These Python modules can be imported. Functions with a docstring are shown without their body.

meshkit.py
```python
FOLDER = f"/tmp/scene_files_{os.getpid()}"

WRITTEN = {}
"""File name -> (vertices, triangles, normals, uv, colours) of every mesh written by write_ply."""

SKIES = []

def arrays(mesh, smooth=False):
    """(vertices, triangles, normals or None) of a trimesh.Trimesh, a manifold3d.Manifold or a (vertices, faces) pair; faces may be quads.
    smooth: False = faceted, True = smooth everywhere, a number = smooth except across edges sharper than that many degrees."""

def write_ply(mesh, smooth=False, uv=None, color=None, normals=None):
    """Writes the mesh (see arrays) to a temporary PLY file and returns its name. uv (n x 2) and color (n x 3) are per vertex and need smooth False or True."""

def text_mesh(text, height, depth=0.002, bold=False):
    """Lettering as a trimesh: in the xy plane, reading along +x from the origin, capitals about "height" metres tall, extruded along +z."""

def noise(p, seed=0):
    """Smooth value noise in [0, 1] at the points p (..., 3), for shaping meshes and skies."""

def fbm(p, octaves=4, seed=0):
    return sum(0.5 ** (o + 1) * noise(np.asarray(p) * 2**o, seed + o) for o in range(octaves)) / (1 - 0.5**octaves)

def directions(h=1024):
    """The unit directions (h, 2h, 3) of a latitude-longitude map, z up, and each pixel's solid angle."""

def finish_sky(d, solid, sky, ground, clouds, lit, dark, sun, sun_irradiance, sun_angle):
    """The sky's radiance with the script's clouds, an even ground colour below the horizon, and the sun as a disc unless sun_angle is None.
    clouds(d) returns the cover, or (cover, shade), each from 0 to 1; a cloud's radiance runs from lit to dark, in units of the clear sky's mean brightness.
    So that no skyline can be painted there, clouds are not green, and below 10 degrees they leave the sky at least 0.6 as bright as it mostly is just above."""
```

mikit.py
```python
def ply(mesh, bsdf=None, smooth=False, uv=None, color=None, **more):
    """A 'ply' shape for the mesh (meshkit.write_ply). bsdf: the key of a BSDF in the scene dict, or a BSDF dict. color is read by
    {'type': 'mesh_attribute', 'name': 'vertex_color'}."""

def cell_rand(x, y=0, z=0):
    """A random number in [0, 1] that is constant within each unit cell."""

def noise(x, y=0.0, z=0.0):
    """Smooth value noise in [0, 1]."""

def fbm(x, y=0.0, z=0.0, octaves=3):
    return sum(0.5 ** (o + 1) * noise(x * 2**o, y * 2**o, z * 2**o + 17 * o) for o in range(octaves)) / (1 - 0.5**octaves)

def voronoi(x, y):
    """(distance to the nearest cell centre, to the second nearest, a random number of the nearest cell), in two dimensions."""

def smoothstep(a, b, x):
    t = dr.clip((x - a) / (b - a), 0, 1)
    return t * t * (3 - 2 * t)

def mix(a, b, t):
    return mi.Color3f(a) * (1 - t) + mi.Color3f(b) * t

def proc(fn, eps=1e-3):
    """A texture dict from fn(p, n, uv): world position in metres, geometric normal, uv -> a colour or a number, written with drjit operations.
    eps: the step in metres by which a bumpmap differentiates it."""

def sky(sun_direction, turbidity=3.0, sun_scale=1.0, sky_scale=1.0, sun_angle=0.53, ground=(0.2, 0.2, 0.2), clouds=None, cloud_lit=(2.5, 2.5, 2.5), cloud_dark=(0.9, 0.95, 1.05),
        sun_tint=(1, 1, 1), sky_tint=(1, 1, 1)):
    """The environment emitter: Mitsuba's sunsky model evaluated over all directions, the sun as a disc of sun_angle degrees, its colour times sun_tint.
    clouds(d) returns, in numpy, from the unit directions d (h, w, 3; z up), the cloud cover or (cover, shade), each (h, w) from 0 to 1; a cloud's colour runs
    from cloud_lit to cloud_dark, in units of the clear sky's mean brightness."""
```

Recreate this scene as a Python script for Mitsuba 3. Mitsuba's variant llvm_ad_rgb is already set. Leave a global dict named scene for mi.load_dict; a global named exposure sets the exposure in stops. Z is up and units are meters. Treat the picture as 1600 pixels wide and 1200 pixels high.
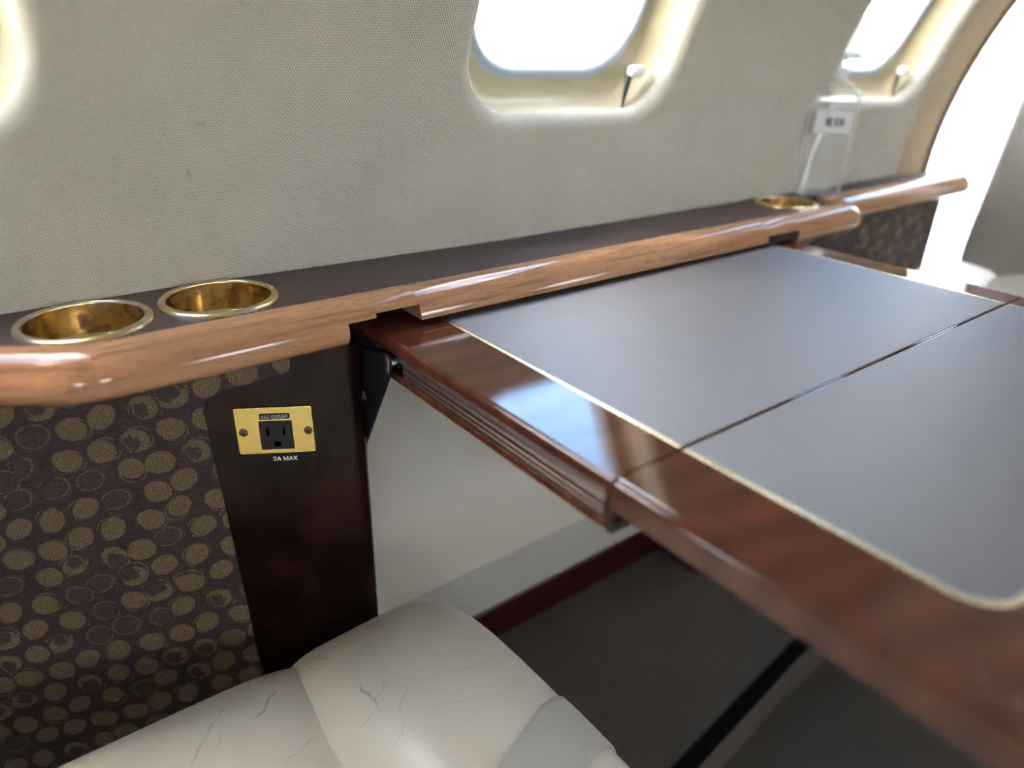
import math, random, sys
import numpy as np, trimesh, shapely, manifold3d as m3
from shapely.geometry import Polygon, Point, box as sbox
import mitsuba as mi, drjit as dr
import mikit, meshkit
from mikit import noise, fbm, smoothstep, mix, cell_rand

T = mi.ScalarTransform4f
rng = random.Random(7)
scene, labels = {}, {}

# ------------------------------------------------------------------ camera, sky, sun, exposure
EYE = np.array([0.0, 0.0, 0.797])
_y, _p, _r = 0.67044, 0.44533, -0.03066
_fw = np.array([math.sin(_y) * math.cos(_p), math.cos(_y) * math.cos(_p), -math.sin(_p)])
_r0 = np.array([math.cos(_y), -math.sin(_y), 0]); _d0 = np.cross(_fw, _r0)
_up = math.sin(_r) * _r0 - math.cos(_r) * _d0
scene['camera'] = {
    'type': 'thinlens', 'fov': 2 * math.degrees(math.atan(800 / 1123.8)), 'fov_axis': 'x',
    'aperture_radius': 0.0044, 'focus_distance': 0.56, 'near_clip': 0.01, 'far_clip': 5000.0,
    'to_world': T().look_at(origin=EYE.tolist(), target=(EYE + _fw).tolist(), up=_up.tolist())}
exposure = 6.6
SUN = np.array([-0.86, 0.06, 0.46])


def clouds(d):
    c = meshkit.fbm(d * np.array([2.2, 2.2, 4.0]) + 3.1, 5, 4)
    cover = np.clip((c - 0.40) / 0.20, 0, 1)
    return cover * 0.92, np.clip((meshkit.fbm(d * 5 + 9, 3, 8) - 0.35) * 0.8, 0, 1)


scene['sky'] = mikit.sky(SUN, turbidity=3.0, sun_scale=0.03, sky_scale=1.0, sun_angle=1.5, ground=(0.42, 0.41, 0.38),
                         clouds=clouds, cloud_lit=(2.6, 2.55, 2.5), cloud_dark=(1.3, 1.35, 1.45), sky_tint=(1.0, 1.0, 1.0))


# ------------------------------------------------------------------ helpers
def add(name, mesh, bsdf, parent=None, smooth=False, label=None, cat=None, group=None, kind=None, **more):
    base = (parent + '__' if parent else '') + name
    key, n = base, 0
    while key in scene:
        n += 1; key = f'{base}_{n:03d}'
    scene[key] = mikit.ply(mesh, bsdf, smooth, **more)
    tag(key, label, cat, group, kind)
    return key


def tag(key, label=None, cat=None, group=None, kind=None):
    d = {k: v for k, v in (('label', label), ('category', cat), ('group', group), ('kind', kind)) if v}
    if d:
        labels[key] = {**labels.get(key, {}), **d}


def cat_(*ms):
    return trimesh.util.concatenate([to_tm(m) for m in ms])


def to_tm(m):
    if isinstance(m, trimesh.Trimesh):
        return m
    if hasattr(m, 'to_mesh'):
        q = m.to_mesh(); return trimesh.Trimesh(q.vert_properties[:, :3], q.tri_verts, process=False)
    v, f = np.asarray(m[0], float), np.asarray(m[1], int)
    if f.shape[1] == 4:
        f = np.vstack([f[:, [0, 1, 2]], f[:, [0, 2, 3]]])
    return trimesh.Trimesh(v, f, process=False)


def bx(x0, x1, y0, y1, z0, z1, r=0.0, seg=8):
    """Box, with edges rounded by r."""
    if r <= 0:
        m = trimesh.creation.box((x1 - x0, y1 - y0, z1 - z0)); m.apply_translation(((x0 + x1) / 2, (y0 + y1) / 2, (z0 + z1) / 2)); return m
    s = m3.Manifold.sphere(r, seg * 2)
    return to_tm(m3.Manifold.batch_hull([s.translate((x, y, z)) for x in (x0 + r, x1 - r) for y in (y0 + r, y1 - r) for z in (z0 + r, z1 - r)]))


def extr(poly, z0, z1):
    ms = [trimesh.creation.extrude_polygon(g, z1 - z0, engine='earcut') for g in getattr(poly, 'geoms', [poly])]
    m = trimesh.util.concatenate(ms); m.apply_translation((0, 0, z0)); return m


def extr_bev(poly, z0, z1, b=0.001, n=3):
    """Extrusion with a rounded top edge of radius b."""
    parts = [poly_at(poly.buffer(-1e-9), z0, True)]
    rings = []
    base = [(0, z0), (0, z1 - b)] + [(b * (1 - math.cos(a)), z1 - b + b * math.sin(a)) for a in np.linspace(0, math.pi / 2, n + 1)[1:]]
    ext = np.array(poly.exterior.coords)[:-1]
    if not poly.exterior.is_ccw: ext = ext[::-1]
    def off(P, d):
        a = np.roll(P, 1, 0); c = np.roll(P, -1, 0)
        e1 = P - a; e2 = c - P
        e1 /= np.linalg.norm(e1, axis=1, keepdims=True); e2 /= np.linalg.norm(e2, axis=1, keepdims=True)
        n1 = np.stack([-e1[:, 1], e1[:, 0]], 1); n2 = np.stack([-e2[:, 1], e2[:, 0]], 1)
        m = n1 + n2; m /= np.maximum(1e-9, (m * n1).sum(1, keepdims=True))
        return P + d * m
    loops = [np.column_stack([off(ext, d), np.full(len(ext), z)]) for d, z in base]
    side = loft(loops, closed=True)
    top = poly_at(Polygon(loops[-1][:, :2], [h.coords for h in poly.interiors]), z1, False)
    hs = []
    for h in poly.interiors:
        H = np.array(h.coords)[:-1]
        l = [np.column_stack([H, np.full(len(H), z)]) for z in (z0, z1)]
        hm = loft(l, closed=True)
        if Polygon(H).exterior.is_ccw: hm.invert()
        hs.append(hm)
    return cat_(side, top, parts[0], *hs)


def poly_at(poly, z, flip):
    v, f = trimesh.creation.triangulate_polygon(poly, engine='earcut')
    v = np.column_stack([v, np.full(len(v), z)]); m = trimesh.Trimesh(v, f, process=False)
    if (m.face_normals[:, 2].mean() < 0) != flip: m.invert()
    return m


def loft(loops, closed=True, flip=False):
    """Quad strips between loops of equally many points."""
    L = [np.asarray(l, float) for l in loops]; n = len(L[0]); v = np.vstack(L); f = []
    i = np.arange(n if closed else n - 1); j = (i + 1) % n
    for k in range(len(L) - 1):
        a, b = k * n, (k + 1) * n
        f.append(np.stack([a + i, a + j, b + j, b + i], 1))
    m = to_tm((v, np.vstack(f)))
    if flip: m.invert()
    return m


def lathe(prof, n=64):
    """prof: (r, z) list; returns the surface of revolution round z."""
    a = np.linspace(0, 2 * math.pi, n, endpoint=False)
    return loft([np.column_stack([r * np.cos(a), r * np.sin(a), np.full(n, z)]) for r, z in prof], True)


def rrect(hx, hy, r, n=8, cx=0, cy=0):
    P = []
    for sx, sy, a0 in ((1, 1, 0), (-1, 1, 90), (-1, -1, 180), (1, -1, 270)):
        for a in np.radians(np.linspace(a0, a0 + 90, n)):
            P.append((cx + sx * (hx - r) + r * math.cos(a), cy + sy * (hy - r) + r * math.sin(a)))
    return np.array(P)


def place(m, origin, ex, ey, ez):
    M = np.eye(4); M[:3, 0], M[:3, 1], M[:3, 2], M[:3, 3] = ex, ey, ez, origin
    m = m.copy(); m.apply_transform(M); return m


def sweep2(path, prof, closed_prof=True, caps=True):
    """Sweeps prof [(o, z)] along a plan path [(x, y)]; o is measured to the right of the travel direction; mitred."""
    P = np.asarray(path, float); d = np.diff(P, axis=0); d /= np.linalg.norm(d, axis=1, keepdims=True)
    nr = np.stack([d[:, 1], -d[:, 0]], 1)
    N = np.vstack([nr[:1], nr[:-1] + nr[1:], nr[-1:]])
    N[1:-1] /= (N[1:-1] * nr[:-1]).sum(1, keepdims=True)
    loops = [np.array([[p[0] + o * n[0], p[1] + o * n[1], z] for o, z in prof]) for p, n in zip(P, N)]
    m = loft(loops, closed_prof)
    ms = [m]
    if caps:
        pv, pf = trimesh.creation.triangulate_polygon(Polygon(prof), engine='earcut')
        for k in (0, -1):
            v = np.array([[P[k][0] + o * N[k][0], P[k][1] + o * N[k][1], z] for o, z in pv])
            c = trimesh.Trimesh(v, pf, process=False)
            want = (-d[0] if k == 0 else d[-1])
            if (c.face_normals[:, :2].mean(0) @ want) < 0: c.invert()
            ms.append(c)
    c0 = m.triangles_center - np.array([0, 0, 0])
    # outward check: the face with the largest offset must point to the right of travel
    return cat_(*ms)


def fillet(pts, r, n=6):
    P = [np.array(p, float) for p in pts]; out = [P[0]]
    rs = r if hasattr(r, '__len__') else [r] * len(P)
    for k in range(1, len(P) - 1):
        a, b, c = P[k - 1], P[k], P[k + 1]
        u, v = (a - b) / np.linalg.norm(a - b), (c - b) / np.linalg.norm(c - b)
        ang = math.acos(np.clip(u @ v, -1, 1)); t = rs[k] / math.tan(ang / 2)
        if rs[k] <= 0: out.append(b); continue
        ctr = b + (u + v) / np.linalg.norm(u + v) * rs[k] / math.sin(ang / 2)
        s, e = b + u * t - ctr, b + v * t - ctr
        a0 = math.atan2(s[1], s[0]); da = (math.atan2(e[1], e[0]) - a0 + math.pi) % (2 * math.pi) - math.pi
        out += [ctr + rs[k] * np.array([math.cos(a0 + da * q), math.sin(a0 + da * q)]) for q in np.linspace(0, 1, n)]
    out.append(P[-1]); return np.array(out)


def superell(a, b, c, e1=0.5, e2=0.4, nu=64, nv=40):
    u = np.linspace(-math.pi, math.pi, nu, endpoint=False); v = np.linspace(-math.pi / 2, math.pi / 2, nv)
    sp = lambda x, e: np.sign(x) * np.abs(x) ** e
    loops = [np.column_stack([a * sp(np.cos(vv), e1) * sp(np.cos(u), e2), b * sp(np.cos(vv), e1) * sp(np.sin(u), e2), np.full(nu, c * sp(np.sin(vv), e1))]) for vv in v]
    return loft(loops, True)


def rgb(r, g, b):
    return {'type': 'rgb', 'value': [r, g, b]}


def twos(b):
    return {'type': 'twosided', 'bsdf': b}


def mat(name, b):
    scene[name] = b
    return name


# ------------------------------------------------------------------ materials
def knit(uv):
    """Fine woven knit of the sidewall cloth: 0 in the gaps, 1 on the yarns."""
    q = 1 / 0.00205
    u, v = uv.x * q, uv.y * q * 1.15
    row = dr.floor(v)
    u2 = u + 0.5 * (row - 2 * dr.floor(row / 2))
    fu, fv = u2 - dr.floor(u2) - 0.5, v - row - 0.5
    a = dr.abs(fu + 0.45 * fv)
    return 1 - smoothstep(0.20, 0.48, dr.sqrt(a * a * 1.3 + fv * fv * 0.6))


def wall_col(p, n, uv):
    k = knit(uv)
    big = fbm(p.x * 5, p.y * 5, p.z * 5)
    c = mix((0.40, 0.362, 0.295), (0.70, 0.655, 0.555), k) * (0.95 + 0.1 * big)
    # two small stains in the cloth
    for x, z, rx, rz in ((0.144, 0.7045, 0.0030, 0.0060), (0.155, 0.738, 0.0050, 0.0020), (0.829, 0.740, 0.0075, 0.0060)):
        d = dr.sqrt(dr.square((p.x - x) / rx) + dr.square((p.z - z) / rz))
        c = mix(c, c * mi.Color3f(0.60, 0.50, 0.34), (1 - smoothstep(0.3, 1.0, d)) * 0.75 * noise(p.x * 700, 0, p.z * 400))
    return c


mat('m_knit', twos({'type': 'bumpmap', 'scale': 0.0005, 'tex': mikit.proc(lambda p, n, uv: knit(uv), 2e-4),
                    'bsdf': {'type': 'principled', 'base_color': mikit.proc(wall_col), 'roughness': 0.85, 'specular': 0.25}}))
mat('m_cream', twos({'type': 'principled', 'base_color': rgb(0.66, 0.62, 0.54), 'roughness': 0.55, 'specular': 0.3}))
mat('m_strip', twos({'type': 'principled', 'base_color': rgb(0.46, 0.445, 0.41), 'roughness': 0.7, 'specular': 0.2}))
mat('m_lower', twos({'type': 'principled', 'base_color': mikit.proc(lambda p, n, uv: mix((0.56, 0.53, 0.47), (0.62, 0.585, 0.52), fbm(p.x * 9, p.y * 9, p.z * 9))), 'roughness': 0.7, 'specular': 0.3}))
mat('m_reveal', twos({'type': 'principled', 'base_color': rgb(0.38, 0.325, 0.21), 'roughness': 0.4, 'specular': 0.4}))
mat('m_seal', twos({'type': 'principled', 'base_color': rgb(0.33, 0.37, 0.43), 'roughness': 0.5}))
mat('m_tan', twos({'type': 'principled', 'base_color': rgb(0.46, 0.35, 0.22), 'roughness': 0.6}))
mat('m_jamb_shade', twos({'type': 'principled', 'base_color': rgb(0.20, 0.13, 0.08), 'roughness': 0.6}))
mat('m_pane', {'type': 'thindielectric', 'int_ior': 1.49})
mat('m_headliner', twos({'type': 'principled', 'base_color': rgb(0.74, 0.71, 0.65), 'roughness': 0.8}))


def hide_bump(scale):
    def f(p, n, uv):
        a, b, c = mikit.voronoi(p.x * scale + 0.35 * p.z * scale, p.y * scale + 0.7 * p.z * scale)
        return smoothstep(0.0, 0.35, b - a) * 0.6 + 0.4 * fbm(p.x * scale * 0.6, p.y * scale * 0.6, p.z * scale * 0.6)
    return f


mat('m_ledge_leather', twos({'type': 'bumpmap', 'scale': 0.00010, 'tex': mikit.proc(hide_bump(900), 2e-4),
                             'bsdf': {'type': 'principled', 'base_color': rgb(0.058, 0.036, 0.034), 'roughness': 0.5, 'specular': 0.5}}))
mat('m_table_leather', twos({'type': 'bumpmap', 'scale': 0.00011, 'tex': mikit.proc(hide_bump(1000), 2e-4),
                             'bsdf': {'type': 'roughplastic', 'distribution': 'ggx', 'diffuse_reflectance': rgb(0.165, 0.118, 0.112), 'int_ior': 2.8, 'alpha': 0.32}}))


def walnut(p, n, uv):
    left = p.x < 0.045                                  # the mitred left end of the rail runs at an angle
    p = mi.Point3f(dr.select(left, p.x * 0.84 - p.y * 0.545, p.x), dr.select(left, p.x * 0.545 + p.y * 0.84, p.y), p.z)
    w = fbm(p.x * 9, p.y * 60, p.z * 60, 3)
    fine = noise(p.x * 110, p.y * 1500, p.z * 1500)
    pore = smoothstep(0.72, 0.9, noise(p.x * 160, p.y * 2200, p.z * 2200))
    c = mix((0.28, 0.125, 0.060), (0.56, 0.295, 0.155), w * 0.7 + fine * 0.3)
    streak = smoothstep(0.5, 0.75, fbm(p.x * 16, p.y * 260, p.z * 260, 3))
    return mix(c * (1 - 0.30 * streak), c * 0.40, pore * 0.85)


def mahog(p, n, uv):
    w = fbm(p.x * 18, p.y * 55, p.z * 18, 3)
    curl = 0.5 + 0.5 * dr.sin(p.y * 240 + 9 * fbm(p.x * 14, p.y * 10, 0) + p.x * 18)
    c = mix((0.048, 0.0125, 0.0075), (0.150, 0.043, 0.022), w * 0.65 + curl * 0.25 + 0.1 * noise(p.x * 900, p.y * 90, p.z * 900))
    for x, y, r in ((0.2472, 0.0410, 0.0012), (0.2433, 0.0324, 0.0011), (0.2445, 0.0289, 0.0014), (0.2415, 0.0372, 0.0009), (0.2470, 0.0300, 0.0008)):
        d = dr.sqrt(dr.square(p.x - x) + dr.square(p.y - y)) + (noise(p.x * 1500, p.y * 1500) - 0.5) * 0.0008
        c = mix(c, (0.33, 0.20, 0.11), (1 - smoothstep(0.4 * r, r, d)) * 0.8)
    return c


def dark_burl(p, n, uv):
    w = fbm(p.x * 26, p.y * 26, p.z * 26, 4)
    return mix((0.006, 0.0022, 0.002), (0.024, 0.007, 0.006), smoothstep(0.35, 0.75, w))


mat('m_walnut', twos({'type': 'roughplastic', 'diffuse_reflectance': mikit.proc(walnut), 'int_ior': 1.52, 'alpha': 0.018, 'nonlinear': False}))
mat('m_mahogany', twos({'type': 'roughplastic', 'diffuse_reflectance': mikit.proc(mahog), 'int_ior': 1.62, 'alpha': 0.010, 'nonlinear': False}))
mat('m_burl', twos({'type': 'roughplastic', 'diffuse_reflectance': mikit.proc(dark_burl), 'int_ior': 1.34, 'alpha': 0.05, 'nonlinear': False}))
mat('m_baseboard', twos({'type': 'roughplastic', 'diffuse_reflectance': rgb(0.030, 0.006, 0.005), 'int_ior': 1.5, 'alpha': 0.12}))
mat('m_gold', twos({'type': 'principled', 'base_color': rgb(0.93, 0.80, 0.52), 'metallic': 1.0, 'roughness': 0.3}))
mat('m_plate', twos({'type': 'roughconductor', 'material': 'Au', 'alpha': 0.10, 'specular_reflectance': rgb(0.86, 0.80, 0.66)}))


def cup_gold(p, n, uv):
    g = fbm(p.x * 120, p.y * 120, p.z * 120, 4)
    return mix((0.76, 0.60, 0.33), (0.30, 0.20, 0.09), smoothstep(0.45, 0.66, g))


mat('m_cup', twos({'type': 'principled', 'base_color': mikit.proc(cup_gold), 'metallic': 1.0,
                   'roughness': mikit.proc(lambda p, n, uv: 0.16 + 0.45 * smoothstep(0.5, 0.7, fbm(p.x * 120, p.y * 120, p.z * 120, 4)))}))
mat('m_rim', twos({'type': 'principled', 'base_color': mikit.proc(lambda p, n, uv: mix((0.85, 0.66, 0.30), (0.66, 0.62, 0.54), smoothstep(0.4, 0.65, fbm(p.x * 60, p.y * 60, p.z * 60)))), 'metallic': 1.0, 'roughness': 0.24}))
mat('m_alu', twos({'type': 'roughconductor', 'material': 'Al', 'alpha': 0.18, 'specular_reflectance': rgb(0.85, 0.85, 0.86)}))
mat('m_bronze', twos({'type': 'principled', 'base_color': rgb(0.145, 0.10, 0.078), 'metallic': 0.75, 'roughness': 0.28}))
mat('m_hinge', twos({'type': 'principled', 'base_color': rgb(0.07, 0.045, 0.036), 'metallic': 0.6, 'roughness': 0.3}))
mat('m_black', twos({'type': 'principled', 'base_color': rgb(0.008, 0.008, 0.009), 'roughness': 0.38, 'specular': 0.4}))
mat('m_black_matte', twos({'type': 'diffuse', 'reflectance': rgb(0.006, 0.005, 0.005)}))
mat('m_hole', twos({'type': 'diffuse', 'reflectance': rgb(0.001, 0.001, 0.001)}))
mat('m_white', twos({'type': 'principled', 'base_color': rgb(0.72, 0.72, 0.70), 'roughness': 0.5}))
mat('m_ink', twos({'type': 'principled', 'base_color': rgb(0.62, 0.62, 0.60), 'roughness': 0.6}))
mat('m_ink_dark', twos({'type': 'principled', 'base_color': rgb(0.16, 0.17, 0.21), 'roughness': 0.6}))

PA = math.radians(30)                                   # the angled cabinet face under the left end of the rail
PD, PN = np.array([math.cos(PA), -math.sin(PA), 0]), np.array([math.sin(PA), math.cos(PA), 0])
PP = np.array([0.15, 0.50, 0.0])


def oval_cloth(p, n, uv):
    """Woven cloth: rows of golden ovals, some filled, some open rings, on aubergine."""
    s, z = uv.x, uv.y
    ca, sa = math.cos(0.30), math.sin(0.30)
    u, v = (s * ca + z * sa) / 0.0272, (-s * sa + z * ca) / 0.0232
    row = dr.floor(v)
    u = u + 0.37 * row
    col = dr.floor(u)
    r1, r2, r3, r4 = (cell_rand(col, row, k) for k in (1, 2, 3, 4))
    x = (u - col - 0.5 + (r1 - 0.5) * 0.24) * 0.0272
    y = (v - row - 0.5 + (r2 - 0.5) * 0.24) * 0.0232
    w = (noise(s * 700, z * 700) - 0.5) * 0.0022
    t = 0.30 + (r3 - 0.5) * 0.9
    xx, yy = x * dr.cos(t) + y * dr.sin(t), -x * dr.sin(t) + y * dr.cos(t)
    rx, ry = 0.0102 + 0.0026 * r1, 0.0080 + 0.0020 * r2
    ox, oy = (r2 - 0.5) * 0.008, (r1 - 0.5) * 0.008
    d = (dr.sqrt(dr.square(xx / rx) + dr.square(yy / ry)) - 1) * 0.0085 + w * 0.5
    e = (dr.sqrt(dr.square((xx - ox) / rx) + dr.square((yy - oy) / ry)) - 1) * 0.0085 + w * 0.5
    fill = 1 - smoothstep(-0.0006, 0.0002, d)
    ring = 1 - smoothstep(0.0003, 0.0009, dr.abs(e + 0.0002))
    hole = 1 - smoothstep(-0.0006, 0.0008, dr.sqrt(dr.square((xx + ox * 1.3) / (rx * 0.72)) + dr.square((yy - oy) / (ry * 0.68))) * 0.007 - 0.007 + (fbm(s * 420, z * 420) - 0.5) * 0.006)
    kind = r4
    part = dr.select(kind < 0.62, fill, dr.select(kind < 0.88, fill * (1 - 0.92 * hole), fill * 0.25 * noise(s * 900, z * 900)))
    g = dr.maximum(part, dr.select(kind > 0.25, ring * 0.75, 0.0))
    stripe = 0.62 + 0.38 * (0.5 + 0.5 * dr.sin(s * 2900))
    glint = smoothstep(0.55, 0.9, noise(s * 1600, z * 1600))  # sparkle of the gold thread, painted into its colour by noise
    gold = mi.Color3f(0.235, 0.166, 0.098) * (0.62 + 0.55 * glint) * stripe
    base = mix((0.030, 0.019, 0.022), (0.052, 0.034, 0.036), noise(s * 500, z * 1500))
    thread = smoothstep(0.78, 0.92, noise(s * 1300, z * 800 + 40)) * smoothstep(0.42, 0.62, fbm(s * 55, z * 40))
    base = mix(base, (0.150, 0.118, 0.078), thread * 0.55)
    return mix(base, gold, dr.clip(g, 0, 1))


mat('m_ovals', twos({'type': 'bumpmap', 'scale': 0.00035, 'tex': mikit.proc(lambda p, n, uv: noise(uv.x * 1500, uv.y * 1500), 2e-4),
                     'bsdf': {'type': 'principled', 'base_color': mikit.proc(oval_cloth), 'roughness': 0.7, 'specular': 0.3}}))


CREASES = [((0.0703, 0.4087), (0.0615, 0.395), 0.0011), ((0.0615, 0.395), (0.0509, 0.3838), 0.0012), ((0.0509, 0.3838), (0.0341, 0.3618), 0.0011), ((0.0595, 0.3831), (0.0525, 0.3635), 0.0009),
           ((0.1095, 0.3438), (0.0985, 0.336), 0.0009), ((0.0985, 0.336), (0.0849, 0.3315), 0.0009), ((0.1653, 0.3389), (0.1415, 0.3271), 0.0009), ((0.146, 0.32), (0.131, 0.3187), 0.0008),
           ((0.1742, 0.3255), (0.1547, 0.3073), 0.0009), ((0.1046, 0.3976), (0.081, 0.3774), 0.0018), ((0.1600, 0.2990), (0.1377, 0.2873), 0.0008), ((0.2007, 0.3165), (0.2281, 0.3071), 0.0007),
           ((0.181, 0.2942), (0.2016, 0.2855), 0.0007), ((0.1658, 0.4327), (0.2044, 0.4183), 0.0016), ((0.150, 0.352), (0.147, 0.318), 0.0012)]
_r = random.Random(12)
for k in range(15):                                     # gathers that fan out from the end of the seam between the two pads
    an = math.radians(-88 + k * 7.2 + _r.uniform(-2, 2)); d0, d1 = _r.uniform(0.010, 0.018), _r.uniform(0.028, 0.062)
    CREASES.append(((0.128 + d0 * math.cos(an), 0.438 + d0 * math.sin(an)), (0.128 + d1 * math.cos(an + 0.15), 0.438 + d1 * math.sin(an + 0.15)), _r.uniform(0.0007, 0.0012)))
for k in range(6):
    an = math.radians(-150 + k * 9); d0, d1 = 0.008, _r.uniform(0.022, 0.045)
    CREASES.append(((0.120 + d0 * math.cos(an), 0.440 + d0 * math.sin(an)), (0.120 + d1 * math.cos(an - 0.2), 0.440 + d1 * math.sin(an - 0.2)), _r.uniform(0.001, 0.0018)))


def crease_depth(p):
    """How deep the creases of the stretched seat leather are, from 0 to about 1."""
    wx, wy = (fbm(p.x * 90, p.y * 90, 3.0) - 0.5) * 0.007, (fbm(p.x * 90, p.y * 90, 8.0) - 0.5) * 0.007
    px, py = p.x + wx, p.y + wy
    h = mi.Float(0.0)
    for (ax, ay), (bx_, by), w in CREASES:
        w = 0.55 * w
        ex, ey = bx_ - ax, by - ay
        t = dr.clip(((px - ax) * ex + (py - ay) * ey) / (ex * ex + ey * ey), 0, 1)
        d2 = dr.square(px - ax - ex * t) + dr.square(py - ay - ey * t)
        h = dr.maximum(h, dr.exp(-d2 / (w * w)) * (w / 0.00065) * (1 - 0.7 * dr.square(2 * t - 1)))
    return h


def wrinkle(p, n, uv):
    h = -crease_depth(p)
    a, b, c = mikit.voronoi(p.x * 520 + p.z * 200, p.y * 520 + p.z * 350)
    pebble = smoothstep(0.42, 0.62, fbm(p.x * 22, p.y * 22, p.z * 22))
    return h * 0.36 + 0.10 * pebble * smoothstep(0, 0.4, b - a) + 0.5 * fbm(p.x * 34, p.y * 34, p.z * 34)


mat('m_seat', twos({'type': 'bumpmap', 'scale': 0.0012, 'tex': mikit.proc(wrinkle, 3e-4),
                    'bsdf': {'type': 'principled', 'base_color': mikit.proc(lambda p, n, uv: mix((0.64, 0.575, 0.475), (0.36, 0.31, 0.25), dr.clip(crease_depth(p), 0, 1) * 0.75)), 'roughness': 0.34, 'specular': 0.6}}))  # creases are also darkened in the colour, standing in for their shade
mat('m_seat_far', twos({'type': 'principled', 'base_color': rgb(0.16, 0.145, 0.118), 'roughness': 0.45, 'specular': 0.4}))  # leather darkened in the colour for the far seat's shaded side
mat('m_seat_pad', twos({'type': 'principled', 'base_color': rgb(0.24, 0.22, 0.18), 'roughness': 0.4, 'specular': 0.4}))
mat('m_seat_sunlit', twos({'type': 'principled', 'base_color': rgb(0.78, 0.77, 0.75), 'roughness': 0.4}))  # sunlight on the far armrest is painted in as near-white leather


def webbing(p, n, uv):
    a = 0.5 + 0.5 * dr.sin(uv.x * 6.283 / 0.0016)
    b = 0.5 + 0.5 * dr.sin(uv.y * 6.283 / 0.0011 + 3.14 * dr.floor(uv.x / 0.0008))
    return a * b


mat('m_webbing', twos({'type': 'bumpmap', 'scale': 0.0004, 'tex': mikit.proc(webbing, 2e-4),
                       'bsdf': {'type': 'principled', 'base_color': mikit.proc(lambda p, n, uv: mix((0.42, 0.40, 0.35), (0.62, 0.59, 0.53), webbing(p, n, uv))), 'roughness': 0.75}}))


def carpet(p, n, uv):
    return mix((0.066, 0.059, 0.051), (0.098, 0.088, 0.077), noise(p.x * 700, p.y * 700) * 0.6 + 0.4 * fbm(p.x * 14, p.y * 14))


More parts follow.
